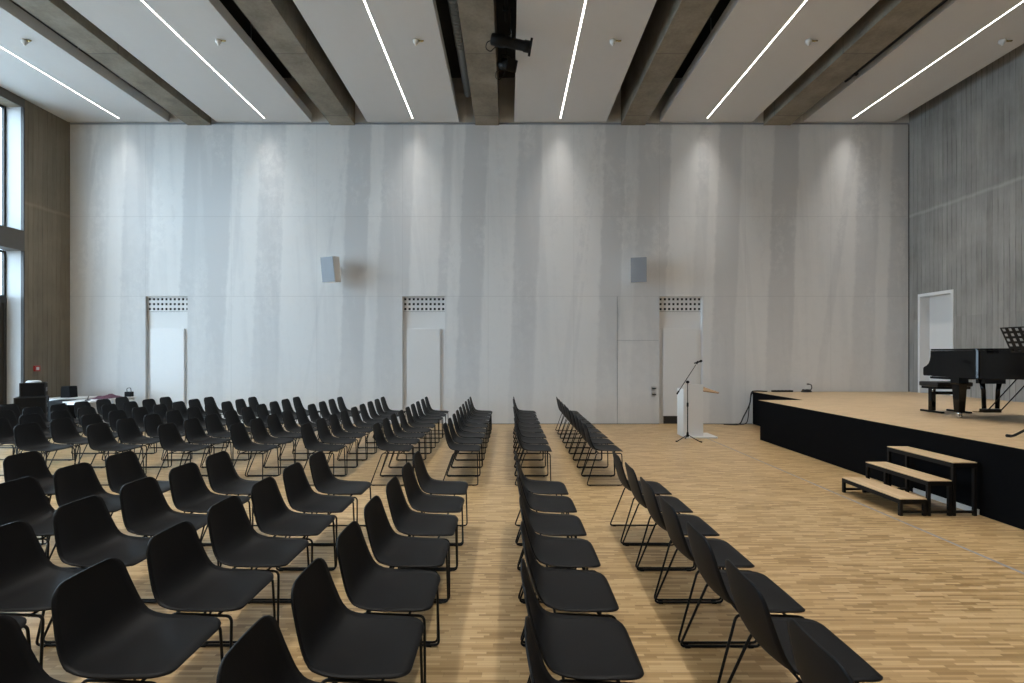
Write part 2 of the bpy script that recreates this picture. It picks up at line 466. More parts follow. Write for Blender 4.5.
# niches: perforated vent plate above a white leaf standing proud
def perforated(x0, x1, z0, z1, y0, y1, nx, nz, hole):
    m = MB(); cw, chh = (x1-x0)/nx, (z1-z0)/nz
    zs = [z0]
    for j in range(nz):
        zc = z0+(j+.5)*chh; m.box(x0, x1, y0, y1, zs[-1], zc-hole/2); zs.append(zc+hole/2)
        xs = x0
        for i in range(nx):
            xc = x0+(i+.5)*cw; m.box(xs, xc-hole/2, y0, y1, zc-hole/2, zc+hole/2); xs = xc+hole/2
        m.box(xs, x1, y0, y1, zc-hole/2, zc+hole/2)
    m.box(x0, x1, y0, y1, zs[-1], z1)
    return m
LEAVES = [(150, 183.3), (406.8, 440), (663.6, 698)]
for i, ((a, b), (la, lb)) in enumerate(zip(NICHE, LEAVES)):
    xa, xb = wx(a), wx(b); cx = (xa+xb)/2
    r = bpy.data.objects.new('door_%d' % (i+1), None); COL.objects.link(r); r.location = (cx, D+ND, 0); struct(r)
    hw = (xb-xa)/2
    zt = wz(328.5)
    MB().box(wx(la)-cx, wx(lb)-cx, -.15, -.087, .2, zt, bev=.006).build('door_leaf', M['leaf'], r)
    MB().box(wx(la)-cx+.02, wx(lb)-cx-.02, -.11, -.087, 0, .2).build('gap_shade', M['frame_dark'], r)  # dark board stands in for the shaded gap under the leaf
    perforated(-hw+.002, hw-.002, wz(311.2), ZN-.002, -.10, -.085, 10, 3, .058).build('vent_grille', M['paint'], r)
    MB().box(-hw+.002, hw-.002, -.084, -.002, wz(311.2), ZN-.002).build('vent_shade_backing', M['void'], r)  # solid dark backing, paints the shade behind the vent holes
    MB().box(-hw+.002, hw-.002, -.086, -.001, .002, wz(311.4)).build('back_panel', M['paint'], r)
# concealed door beside the right-hand niche
r = bpy.data.objects.new('door_4', None); COL.objects.link(r); r.location = (wx(617), D, 0); struct(r)
j = MB(); Wd = wx(658.5)-wx(617)
j.box(0, .012, -.004, -.0005, 0, ZN); j.box(0, Wd, -.004, -.0005, wz(340.5), wz(340.5)+.008)
j.build('door_joint', M['spk_grille'], r)
for zz in (wz(388.3), wz(394.3)):
    MB().box(wx(651)-wx(617), wx(655)-wx(617), -.012, -.0005, zz-.055, zz+.055, bev=.003).build('escutcheon', M['alu'], r)
    MB().tube([(wx(652.3)-wx(617), -.012, zz), (wx(652.3)-wx(617), -.05, zz), (wx(655.5)-wx(617), -.05, zz)], .012).build('lever_handle', M['steel_black'], r)
# stage door in the right wall
r = bpy.data.objects.new('door_5', None); COL.objects.link(r); r.location = (XR, (DY0+DY1)/2, STAGE); struct(r)
hl = (DY1-DY0)/2; ht = DZ-STAGE
f = MB()
f.box(-.02, .30, -hl, -hl+.06, 0, ht); f.box(-.02, .30, hl-.06, hl, 0, ht); f.box(-.02, .30, -hl+.06, hl-.06, ht-.07, ht)
f.build('door_frame', M['leaf'], r)
MB().box(.22, .27, -hl+.06, hl-.06, .005, ht-.07).build('door_leaf', M['leaf'], r)
MB().tube([(.22, -hl+.14, 1.03), (.16, -hl+.14, 1.03), (.16, -hl+.28, 1.03)], .011).build('lever_handle', M['alu'], r)

# ------------------------------------------------------------------ ceiling
PAN = [(70.6, 169), (217, 312), (367.4, 459), (514.4, 606), (660, 752), (803, 893.5)]
SE = 12.17
STR = [VX+(p-VX)*SE/D for p in (119.5, 264.8, 412.7, 560.3, 707, 852.2)]
BEAM = [(188, 211.5), (331, 355), (475.5, 499), (621, 645), (763.5, 790)]
order = ['leftmost', 'second from left', 'third from left', 'fourth from left', 'fifth from left', 'rightmost']
PE = D-.07
y_near = YB+.05
for i, (a, b) in enumerate(PAN):
    xa, xb, xs = wx(a)*PE/D if i else wx(a), wx(b)*PE/D, wx(STR[i])
    root = empty('ceiling_panel', ((xa+xb)/2, (PE+y_near)/2, ZP), 'white suspended acoustic ceiling panel holding the %s light line' % order[i], 'ceiling panel', 'white ceiling panels')
    cx, hy = (xa+xb)/2, (PE-y_near)/2
    sl = .017                                         # half width of the light slot
    m = MB()
    for (p, q) in ((xa-cx, xs-sl-cx), (xs+sl-cx, xb-cx)): m.box(p, q, -hy, hy, 0, .22)
    m.box(xs-sl-cx, xs+sl-cx, -hy, hy, .05, .22)
    m.box(xs-sl-cx, xs+sl-cx, hy-(PE-SE), hy, 0, .05)
    m.build('panel_board', M['ceil'], root)
    for yy in (-6, -3, 0, 3, 6):
        for xx in (xa-cx+.4, xb-cx-.4): MB().tube([(xx, yy, .22), (xx, yy, ZC-ZP)], .008, 6).build('hanger_rod', M['alu'], root)
    lt = empty('light_strip', (xs, (PE+y_near)/2, ZP), 'recessed white light line running along the %s ceiling panel' % order[i], 'ceiling light', 'light lines in the ceiling')
    MB().box(-sl+.004, sl-.004, -hy+.01, hy-(PE-SE)-.005, .012, .046).build('diffuser', M['lamp'], lt)
    la = bpy.data.lights.new('strip_lamp', 'AREA'); la.shape = 'RECTANGLE'; la.size = .045; la.size_y = SE-y_near-.05
    la.energy = 218; la.color = (1.0, .965, .92); la.spread = math.radians(78)
    lo = bpy.data.objects.new('strip_lamp', la); COL.objects.link(lo); lo.location = (xs, (SE+y_near)/2, ZP+.008)
    # smoke detector on the panel
    d = empty('smoke_detector', (xs+.66, 9.12, ZP), 'small white ceiling detector on the %s white panel' % order[i], 'smoke detector', 'detectors on the ceiling panels')
    MB().lathe([(.05, 0), (.055, -.03), (.05, -.05), (.022, -.075), (.02, -.10), (.001, -.105)], 18).build('detector_housing', M['white_pl'], d)
    MB().tube([(.045, .0, -.012), (.10, -.02, -.03), (.15, -.03, -.03)], .014, 6).build('sensor_arm', M['brass'], d)
bn = ['first and second', 'second and third', 'third and fourth', 'fourth and fifth', 'fifth and sixth']
for i, (a, b) in enumerate(BEAM):
    o = MB().box(wx(a), wx(b), YB, D-.002, 7.55, ZC).build('ceiling_beam', M['beam'])
    tag(o, 'cast concrete ceiling beam between %s white panels from left' % bn[i], 'beam', 'concrete roof beams')
# cable tray left of the middle beam
ct = empty('cable_tray', (-.99, 4.2, 7.97), 'grey ribbed metal duct beside the middle concrete beam', 'duct')
m = MB(); m.tube([(0, -8.1, 0), (0, 7.5, 0)], .09, 16); m.build('duct_tube', M['duct'], ct)
m = MB()
for j in range(46): m.tube([(0, 1.6+.09*j, 0), (0, 1.635+.09*j, 0)], .098, 16)
m.build('ribbed_sleeve', M['duct'], ct)
for yy in (-6, -2.5, 1.2, 4.3, 7):
    m = MB(); m.box(-.1, .1, yy-.02, yy+.02, .09, .12); m.tube([(0, yy, .12), (0, yy, ZC-7.98)], .01, 6)
    m.build('hanger', M['steel_black'], ct)
# lighting pipes in the gaps right of beams
def pipe(px, y0, y1, z, label):
    t = empty('lighting_pipe', (wx(px), (y0+y1)/2, z), label, 'pipe', 'black pipes in the ceiling gaps')
    L = (y1-y0)/2
    m = MB(); m.tube([(0, -L, 0), (0, L, 0)], .03, 10); m.build('rail', M['steel_black'], t)
    for q in range(5):
        m = MB(); yy = -L+.3+q*(2*L-.6)/4; m.tube([(0, yy, .03), (0, yy, ZC-z)], .012, 6); m.box(-.045, .045, yy-.03, yy+.03, -.04, .045)
        m.build('clamp', M['steel_black'], t)
pipe(796.5, -3.5, 10.6, 7.66, 'black lighting pipe beside the rightmost concrete beam')
pipe(507, -3.5, 9.1, 7.95, 'black lighting pipe in gap right of the middle beam')

# stage spotlights in the middle gap
def spotlight(loc, rot, label, length=.72):
    t = empty('stage_spotlight', loc, label, 'spotlight', 'spotlights under the middle gap')
    R = Matrix.Rotation(rot[2], 4, 'Z') @ Matrix.Rotation(rot[1], 4, 'Y')
    q = R @ Matrix.Rotation(PI/2, 4, 'Y')
    MB().lathe([(.07, -length*.5), (.10, -length*.47), (.11, -length*.18), (.088, -length*.16), (.088, length*.3), (.10, length*.32), (.10, length*.44), (.09, length*.45)], 16, q).build('spot_body', M['steel_black'], t)
    m = MB()
    m.box(length*.44, length*.47, -.105, .105, -.105, .105, R); m.box(length*.47, length*.5, -.105, -.09, -.105, .105, R); m.box(length*.47, length*.5, .09, .105, -.105, .105, R)
    m.build('filter_holder', M['steel_black'], t)
    MB().tube(fillet([(0, -.112, 0), (0, -.125, .16), (0, 0, .2), (0, .125, .16), (0, .112, 0)], .05), .010, 6, mtx=Matrix.Rotation(rot[2], 4, 'Z')).build('yoke', M['steel_black'], t)
    MB().tube([(0, 0, .19), (0, 0, 7.95-loc[2]-.03)], .014, 6).build('hook_clamp', M['steel_black'], t)
    c = [(-length*.45*math.cos(rot[2]), -length*.45*math.sin(rot[2]), .04)]
    c = [c[0], (c[0][0]-.10, c[0][1]-.05, -.02), (c[0][0]-.12, c[0][1]-.05, -.14), (c[0][0]-.04, c[0][1], -.17), (c[0][0]+.08, c[0][1]+.05, -.02), (0, .03, .2)]
    MB().tube(fillet(c, .06), .008, 6).build('power_cable', M['cable'], t)
spotlight((.03, 8.75, 7.31), (0, .17, .06), 'black stage spotlight reaching out over the white panel', .74)
spotlight((-.06, 9.75, 7.52), (0, .55, -1.15), 'black stage spotlight tucked in the dark gap beside the middle beam', .62)

# ------------------------------------------------------------------ loudspeakers on the wall
def loudspeaker(px, py, rz, label):
    t = empty('wall_loudspeaker', (wx(px)*.972, D-.34, H+(VY-py)*S*.972), label, 'loudspeaker', 'loudspeakers on the printed wall')
    R = Matrix.Rotation(rz, 4, 'Z') @ Matrix.Rotation(.12, 4, 'X')
    MB().prism([(-.20, -.13), (.20, -.13), (.14, .15), (-.14, .15)], -.31, .31, 'z', R, bev=.008).build('cabinet', M['spk_white'], t)
    MB().box(-.19, .19, -.142, -.128, -.30, .30, R).build('grille', M['spk_grille'], t)
    m = MB(); m.tube([(0, .12, 0), (.05, .335, .02)], .022, 8); m.box(-.03, .13, .325, .3385, -.09, .13)
    m.build('wall_bracket', M['spk_white'], t)
loudspeaker(331.5, 269.5, -.38, 'white loudspeaker on printed wall, above left of the middle niche')
loudspeaker(639, 270, -.30, 'white loudspeaker on printed wall, above the concealed door')

# ------------------------------------------------------------------ stage
FX = 5.14; NY = 10.13; NX = 6.08; SY0 = -1.0
st = empty('stage_platform', (7.6, 6, 0), 'long stage platform with wooden deck and black front below right wall', 'stage')
out = [(FX, SY0), (XR-.002, SY0), (XR-.002, D-.014), (NX+.04, D-.014), (NX, NY), (FX, NY)]
loc = [(a-7.6, b-6) for a, b in out]
MB().prism(loc, STAGE-.035, STAGE).build('deck', M['deck'], st)
ins = .02
out2 = [(FX+ins, SY0+ins), (XR-.004, SY0+ins), (XR-.004, D-.015), (NX+.06, D-.015), (NX+ins, NY-ins), (FX+ins, NY-ins)]
MB().prism([(a-7.6, b-6) for a, b in out2], .004, STAGE-.036).build('skirt', M['skirt'], st)
e = MB()
def strip(a, b, z0, z1, th):
    a, b = Vector(a), Vector(b); d = (b-a).normalized(); nn = Vector((-d.y, d.x))*th
    e.prism([tuple(a), tuple(b), tuple(b+nn), tuple(a+nn)], z0, z1)
strip((FX-7.6, SY0-6), (FX-7.6, NY-6), STAGE-.06, STAGE-.004, .006)
strip((NX-7.6, NY-6), (NX+.04-7.6, D-.014-6), STAGE-.06, STAGE-.004, .006)
e.build('edge_trim', M['skirt'], st)
MB().box(FX+.005-7.6, FX+.019-7.6, 5.39-6, 6.26-6, .004, .062).build('base_strip', M['grey_paint'], st, 'pale strip at foot of stage front')
o = None
# steps up to the stage
for i, (x0, x1, z) in enumerate(((4.26, 4.56, .19), (4.565, 4.835, .388), (4.84, 5.11, .587))):
    nm = ['lowest wooden step with black frame, farthest from the stage', 'middle wooden step with black frame in front of stage', 'highest wooden step with black frame against stage front'][i]
    t = empty('stage_step', ((x0+x1)/2, 5.83, 0), nm, 'step', 'three steps up to the stage')
    hx, hy = (x1-x0)/2-.004, .47
    MB().box(-hx, hx, -hy, hy, z-.010, z, bev=.002).build('tread', M['tread'], t)
    m = MB(); q = .032
    m.box(-hx, hx, -hy, -hy+q, z-.058, z-.0105); m.box(-hx, hx, hy-q, hy, z-.058, z-.0105)
    m.box(-hx, -hx+q, -hy+q, hy-q, z-.058, z-.0105); m.box(hx-q, hx, -hy+q, hy-q, z-.058, z-.0105)
    m.build('frame', M['steel_black'], t)
    for sx in (-1, 1):
        for sy in (-1, 1):
            xa = -hx if sx < 0 else hx-q; ya = -hy if sy < 0 else hy-q
            MB().box(xa, xa+q, ya, ya+q, 0, z-.0585).build('leg', M['steel_black'], t)
    m = MB()
    for ya in (-hy+.005, hy-q+.005): m.box(-hx+q, hx-q, ya, ya+q-.01, .03, .055)
    m.build('stretcher', M['steel_black'], t)

# ------------------------------------------------------------------ chairs
def catmull(pts, n):
    P = [Vector(p) for p in pts]; P = [2*P[0]-P[1]] + P + [2*P[-1]-P[-2]]; out = []
    for i in range(1, len(P)-2):
        for j in range(n):
            t = j/n; a, b, c, d = P[i-1], P[i], P[i+1], P[i+2]
            out.append(.5*((2*b)+(c-a)*t+(2*a-5*b+4*c-d)*t*t+(3*b-a-3*c+d)*t**3))
    out.append(P[-2]); return out
def shell_mesh():
    # x, z, half width, dish
    ctl = [(0.000, .800, .182, .012), (.006, .762, .188, .016), (.020, .68, .201, .024), (.040, .59, .217, .030), (.062, .52, .227, .034),
           (.096, .470, .234, .036), (.15, .448, .236, .032), (.22, .442, .239, .025), (.30, .444, .238, .018), (.39, .450, .233, .010),
           (.455, .453, .227, .004), (.492, .450, .222, .0), (.508, .440, .217, -.002)]
    C = catmull([Vector(c) for c in ctl], 4)
    pts = [(Vector((c[0], c[1])), c[2], c[3]) for c in C]
    L = [0]
    for a, b in zip(pts, pts[1:]): L.append(L[-1]+(b[0]-a[0]).length)
    tot = L[-1]
    def at(s):
        for i in range(len(L)-1):
            if L[i+1] >= s or i == len(L)-2:
                t = (s-L[i])/(L[i+1]-L[i]); a, b = pts[i], pts[i+1]
                return a[0].lerp(b[0], t), a[1]+(b[1]-a[1])*t, a[2]+(b[2]-a[2])*t, (b[0]-a[0]).normalized()
    ra, rb = .072, .07
    ss = [ra*(1-math.cos(PI/2*j/5)) for j in range(5)]
    k = 17
    ss += [ra+(tot-ra-rb)*j/k for j in range(k+1)]
    ss += [tot-rb*(1-math.cos(PI/2*j/5)) for j in range(4, -1, -1)]
    nT = 12; b = bmesh.new(); rows = []
    for s in ss:
        p, wd, ds, t = at(min(max(s, 0), tot))
        if s < ra: wd = wd-ra+math.sqrt(max(0, ra*ra-(ra-s)**2))
        if tot-s < rb: wd = wd-rb+math.sqrt(max(0, rb*rb-(rb-(tot-s))**2))
        nrm = Vector((-t.y, t.x))                      # towards the sitter / up
        if nrm.x < 0 and nrm.y < 0: nrm = -nrm
        row = []
        for j in range(nT+1):
            u = -1+2*j/nT; u = math.copysign(abs(u)**.85, u)
            q = p + nrm*ds*abs(u)**2.4*(wd/.24)
            row.append(b.verts.new((q.x, u*wd, q.y)))
        rows.append(row)
    for A, B in zip(rows, rows[1:]):
        for j in range(nT): b.faces.new((A[j], A[j+1], B[j+1], B[j])).smooth = True
    bmesh.ops.recalc_face_normals(b, faces=b.faces)
    bmesh.ops.solidify(b, geom=b.faces[:], thickness=.0075)
    for f in b.faces: f.smooth = True
    m = MB(); m.b.free(); m.b = b; return m

def make_chair():
    r = empty('stacking_chair', (0, 0, 0), 'black chair', 'chair')
    shell_mesh().build('seat_shell', M['shell'], r)
    for sy in (-1, 1):
        path = fillet([(.15, sy*.18, .424), (.482, sy*.215, .430), (.490, sy*.243, .0085), (.004, sy*.243, .0085)], .032, 4, True)
        fr = MB().tube(path, .0072, 8, True).build('sled_leg', M['steel_black'], r)
        for gx_ in (.05, .43):
            MB().box(gx_-.016, gx_+.016, sy*.243-.0095, sy*.243+.0095, 0, .0085, bev=.002).build('glide', M['rubber'], fr)
    for xx in (.175, .40):
        yb = .181+(xx-.15)*.10
        MB().tube([(xx, -yb, .4245), (xx, yb, .4245)], .0065, 8).build('cross_bar', M['steel_black'], r)
    return r
chair = make_chair(); remember(chair)
PITCH = .53
ordw = ['first', 'second', 'third', 'fourth', 'fifth', 'sixth', 'seventh', 'eighth', 'ninth', 'tenth', 'eleventh', 'twelfth']
used = [False]
def seat(x, y, label, group, rz=0.0):
    o = chair if not used[0] else copy_tree(chair); used[0] = True
    o.location = (x, y, 0); o.rotation_euler = (0, 0, rz); tag(o, label, 'chair', group)
def proj(x, y, z): return VX+x*F/y, VY+(H-z)*F/y
NEARX = [1.03, .055, -.92, -1.91, -2.87, -3.82, -4.78]
for ci, x in enumerate(NEARX):
    for k in range(7):
        y = (4.81, 4.805, 4.80)[min(ci, 2)]-(.523, .52, .518)[min(ci, 2)]*k
        a = proj(x+.47, y+.24, .5)[0]
        a2 = proj(x+.02, y+.2, .80)
        if a < 2 or a2[1] > 683: continue
        seat(x+random.uniform(-.008, .008), y, 'black chair in near block, %s row from the stage, %s seat from the cross aisle' % (ordw[ci], ordw[k]), 'chairs in the near block', random.uniform(-.005, .005))
for ci in range(12):
    for k in range(9):
        y = 11.08-PITCH*k
        tt = (y-6.85)/4.23; x = 1.035+.025*tt-ci*(.972+.011*tt)
        if ci == 11 and k < 3: continue
        if proj(x+.47, y, .5)[0] < 1: continue
        seat(x+random.uniform(-.008, .008), y, 'black chair in far block, %s row from the stage, %s seat from the printed wall' % (ordw[ci], ordw[k-3 if ci == 11 else k]), 'chairs in the far block', .0026*ci+random.uniform(-.006, .006))

# ------------------------------------------------------------------ lectern and microphone stand
t = empty('lectern', (3.905, 10.62, 0), 'white lectern with tilted wooden top beside the microphone stand', 'lectern')
MB().box(-.19, .19, -.185, .19, .035, .925, bev=.004).build('body', M['leaf'], t)
MB().box(-.205, .205, -.205, -.1855, .035, 1.125, bev=.003).build('near_cheek', M['leaf'], t)
MB().box(-.205, .205, .1905, .21, .035, .99, bev=.003).build('far_cheek', M['leaf'], t)
MB().box(-.212, -.1905, -.1845, .19, .035, 1.02, bev=.003).build('front_panel', M['white_pl'], t)
MB().box(-.20, .46, -.33, .23, 0, .034, bev=.004).build('base_plate', M['leaf'], t)
Rt = Matrix.Translation((0, 0, 1.055)) @ Matrix.Rotation(.13, 4, 'Y') @ Matrix.Rotation(.27, 4, 'X')
MB().prism([(-.06, -.183), (.55, -.183), (.58, -.15), (.26, .189), (-.06, .189)], -.011, .011, 'z', Rt, bev=.003).build('reading_board', M['lect_wood'], t)
t2 = empty('microphone_stand', (3.624, 9.99, 0), 'black microphone boom stand in front of white lectern', 'microphone stand')
zj = H-(382-VY)*9.99/F
def rel(px, py): return ((px-VX)*9.99/F-3.624, 0, H-(py-VY)*9.99/F)
MB().lathe([(.011, .10), (.011, .75), (.008, .751), (.008, zj)], 10).build('pole', M['steel_black'], t2)
MB().lathe([(.02, .70), (.02, .78)], 10).build('height_clutch', M['rubber'], t2)
MB().lathe([(.022, .085), (.028, .10), (.022, .16), (.014, .19)], 12).build('hub', M['steel_black'], t2)
for a in (math.radians(200), math.radians(320), math.radians(80)):
    lg = MB().tube([(.015*math.cos(a), .015*math.sin(a), .12), (.25*math.cos(a), .25*math.sin(a), .012)], .009, 8).build('leg', M['steel_black'], t2)
    MB().tube([(.25*math.cos(a), .25*math.sin(a), .013), (.29*math.cos(a), .29*math.sin(a), .012)], .012, 8).build('rubber_foot', M['rubber'], lg)
p0, p1 = rel(677.6, 393), rel(696, 364.5)
MB().tube([p0, p1], .008, 8).build('boom', M['steel_black'], t2)
MB().lathe([(.03, -.02), (.03, .02)], 10, Matrix.Translation((0, 0, zj)) @ Matrix.Rotation(PI/2, 4, 'X')).build('boom_clutch', M['rubber'], t2)
v = (Vector(p1)-Vector(p0)).normalized()
MB().tube([Vector(p0)-v*.03, Vector(p0)+v*.05], .016, 8).build('counterweight', M['rubber'], t2)
pm = Vector(p1)+Vector((.012, 0, .012))
mic = empty('microphone', tuple(Vector((3.624, 9.99, 0))+pm), 'black microphone clipped on the end of boom stand', 'microphone')
MB().tube([v*.0, v*.05+Vector((0, 0, .015))], .018, 8).build('clip', M['rubber'], mic)
MB().tube([(-.05, 0, .012), (.01, 0, .03), (.07, 0, .05)], [.012, .016, .018], 10).build('handle', M['steel_black'], mic)
MB().lathe([(.001, -.03), (.018, -.026), (.027, -.006), (.027, .008), (.018, .028), (.001, .033)], 12, Matrix.Translation((.085, 0, .056)) @ Matrix.Rotation(1.2, 4, 'Y')).build('grille', M['steel_black'], mic)

# ------------------------------------------------------------------ piano
OX, OY = 6.58, 7.0
t = empty('grand_piano', (OX, OY, STAGE), 'black grand piano with closed lid on the stage', 'piano')
bent = catmull([(0, -.05, 0), (.010, -.085, 0), (.05, -.135, 0), (.20, -.27, 0), (.43, -.56, 0), (.60, -.80, 0), (.70, -1.15, 0), (.80, -1.55, 0), (.95, -1.80, 0), (1.15, -1.86, 0), (1.36, -1.72, 0), (1.48, -1.40, 0)], 5)
outl = [(0, .65)] + [(p.x, p.y) for p in bent] + [(1.48, .65)]
MB().prism(outl, .605, 1.0).build('case', M['lacquer'], t)
ol = []
for (x, y) in outl:
    c = Vector((.74, -.4)); d = Vector((x, y))-c; d = d*(1+.012/d.length); ol.append(tuple(c+d))
MB().prism(ol, 1.003, 1.028, bev=.004).build('lid', M['lacquer'], t)
MB().box(.03, 1.45, .36, .72, .567, .60, bev=.004).build('keybed', M['lacquer'], t)
arc = [(.64, .61), (.81, .61), (.81, .72)] + [(.81-.028*(1-math.cos(a)), .74+.02*math.sin(a)) for a in (.5, 1.2)] + \
      [(.655+.115*math.cos(a)*1.0, .90-.135*math.sin(a)) for a in (1.35, 1.05, .8, .5, .2)]
arc = [(.645, .61), (.80, .61), (.812, .63), (.812, .725), (.80, .745), (.755, .765), (.715, .80), (.69, .85), (.678, .92), (.675, 1.0), (.645, 1.0)]
for (xa, xb) in ((0, .11), (1.37, 1.48)):
    MB().prism(arc, xa, xb, 'x', bev=.003).build('key_arm', M['lacquer'], t)
MB().box(.112, 1.368, .651, .812, .61, .655, bev=.003).build('key_slip', M['lacquer'], t)
m = MB()
for i in range(52): m.box(.125+i*.0236, .1478+i*.0236, .655, .80, .656, .69)
m.build('white_keys', M['ivory'], t)
m = MB()
for i in range(51):
    if i % 7 in (1, 4): continue
    m.box(.142+i*.0236, .1535+i*.0236, .655, .75, .69, .703)
m.build('black_keys', M['lacquer'], t)
MB().box(.112, 1.368, .651, .67, .70, .99).build('fallboard', M['lacquer'], t)
for (lx, ly) in ((.10, .29), (1.38, .29), (1.05, -1.45)):
    m = MB(); q = Matrix.Translation((lx, ly, 0)) @ Matrix.Rotation(PI/4, 4, 'Z')
    m.lathe([(.055, .085), (.062, .11), (.066, .17), (.080, .42), (.09, .50), (.10, .52), (.10, .604)], 4, q)
    lg = m.build('leg', M['lacquer'], t)
    for f in lg.data.polygons: f.use_smooth = False
    m = MB(); m.lathe([(.03, .05), (.035, .085)], 10, Matrix.Translation((lx, ly, 0)))
    m.tube([(lx-.02, ly, .028), (lx+.02, ly, .028)], .028, 14); m.box(lx-.03, lx-.022, ly-.02, ly+.02, .02, .06); m.box(lx+.022, lx+.03, ly-.02, ly+.02, .02, .06)
    m.build('castor', M['chrome'], lg)
ly = empty
lyre = MB(); lyre.tube([(.64, .47, .12), (.63, .47, .40), (.60, .47, .566)], [.028, .028, .036], 10); lyre.tube([(.84, .47, .12), (.85, .47, .40), (.88, .47, .566)], [.028, .028, .036], 10)
lyre.box(.61, .87, .43, .52, .06, .115, bev=.008); lyre.box(.58, .90, .40, .54, .50, .5665)
ly = lyre.build('pedal_lyre', M['lacquer'], t)
for xx in (.65, .74, .83): MB().box(xx-.012, xx+.012, .52, .66, .052, .062, bev=.003).build('pedal', M['brass'], ly)
for xx in (.64, .84): MB().tube([(xx, .41, .10), (xx, -.02, .604)], .008, 8).build('lyre_brace', M['lacquer'], ly)

t = empty('piano_bench', (7.13, 8.03, STAGE), 'black padded piano bench on two pedestals behind grand piano', 'bench')
MB().box(-.29, .29, -.18, .18, .425, .50, bev=.022).build('cushion', M['leather'], t)
MB().box(-.27, .27, -.15, .15, .385, .424, bev=.004).build('seat_frame', M['steel_black'], t)
for sx in (-1, 1):
    m = MB(); m.box(sx*.22-.034, sx*.22+.034, -.035, .035, .03, .385, bev=.004); pd = m.build('pedestal', M['lacquer'], t)
    MB().box(sx*.22-.03, sx*.22+.03, -.20, .20, 0, .029, bev=.006).build('foot_bar', M['steel_black'], pd)
MB().box(-.17, .17, -.02, .02, .29, .34).build('stretcher', M['lacquer'], t)
MB().tube([(-.27, -.12, .405), (-.335, -.15, .375), (-.35, -.16, .35)], .008, 8).build('height_lever', M['chrome'], t)

# ------------------------------------------------------------------ music stand
t = empty('music_stand', (5.74, 5.33, STAGE), 'black perforated music stand near front edge of the stage', 'music stand')
Wd_, Hd = .28, .31
m = perforated(-Wd_, Wd_, -.10, Hd-.10, 0, .004, 8, 5, .034)
Rm = Matrix.Translation((-.05, 0, 1.06)) @ Matrix.Rotation(PI/2, 4, 'Z') @ Matrix.Rotation(-.42, 4, 'X')
bmesh.ops.transform(m.b, matrix=Rm, verts=m.b.verts)
m.build('desk', M['steel_black'], t)
m = MB(); m.box(-Wd_, Wd_, -.06, .006, -.104, -.10, Rm); m.box(-Wd_, Wd_, -.062, -.058, -.104, -.085, Rm); m.build('ledge', M['steel_black'], t)
MB().lathe([(.014, .16), (.014, .62), (.009, .621), (.009, 1.08)], 10).build('pole', M['steel_black'], t)
MB().lathe([(.02, .56), (.02, .64)], 10).build('clamp_collar', M['rubber'], t)
MB().lathe([(.022, .14), (.026, .16), (.026, .2), (.016, .22)], 10).build('hub', M['steel_black'], t)
for a in (math.radians(100), math.radians(220), math.radians(340)):
    lg = MB().tube([(.02*math.cos(a), .02*math.sin(a), .18), (.22*math.cos(a), .22*math.sin(a), .03), (.26*math.cos(a), .26*math.sin(a), .015)], .014, 8).build('leg', M['steel_black'], t)
    MB().tube([(.25*math.cos(a), .25*math.sin(a), .018), (.295*math.cos(a), .295*math.sin(a), .017)], .017, 8).build('rubber_foot', M['rubber'], lg)

# ------------------------------------------------------------------ cables and gear at the back corner of the stage
def sp(px, py, y, z=None):
    return Vector(((px-VX)*y/F, y, H-(py-VY)*y/F if z is None else z))
t = empty('power_strip', (6.82, 12.28, STAGE), 'black power strip lying at the back edge of the stage', 'power strip')
MB().box(-.26, .26, -.03, .03, 0, .045, bev=.006).build('housing', M['cable'], t)
for q in range(5): MB().lathe([(.019, .0455), (.019, .048)], 10, Matrix.Translation((-.18+.09*q, 0, 0))).build('socket', M['rubber'], t)
t = empty('cable_reel', (7.39, 12.22, STAGE), 'small heap of black and white plugs on the stage by the wall', 'cable')
m = MB()
for q in range(4): m.tube([(.12*math.cos(a+q)*(1-.1*q), .09*math.sin(a+q), .012+.016*q) for a in [2*PI*i/14 for i in range(14)]], .009, 6, True)
m.build('cable_coil', M['cable'], t)
m = MB(); m.tube(fillet([(.08, 0, .03), (.14, .0, .10), (.12, 0, .19), (.05, 0, .20)], .04), .012, 6); m.box(.02, .06, -.02, .02, .185, .215); m.build('plug_lead', M['cable'], t)
m = MB(); m.tube(fillet([(-.05, 0, .04), (-.02, -.02, .13), (.06, -.01, .14)], .04), .011, 6); m.build('white_lead', M['white_pl'], t, 'white lead')
for i, (pa, pb, sag, lab) in enumerate((((6.09, 735), (12.2, 424), .0, 'thick black cable hanging from stage corner down to the floor'), ((6.12, 742), (12.2, 424), .1, 'thin black cable hanging close to the stage side'))):
    x1 = wx(pa[1])*.985; x0 = pa[0]-.02+.015*i
    y = 12.22+.05*i
    pts = catmull([(x0+.34, y+.02, STAGE+.02), (x0+.05, y, STAGE+.028), (x0-.05, y, STAGE-.02), (x0-.10-.02*i, y-.01, .52), (x0-.26+.1*i, y-.02, .20), (x1+.12, y-.02, .05), (x1, y, .014), (x1-.25+.15*i, y+.08, .014)], 5)
    o = MB().tube(pts, .016-.005*i, 8).build('hanging_cable', M['cable'])
    tag(o, lab, 'cable', 'cables at the stage corner')

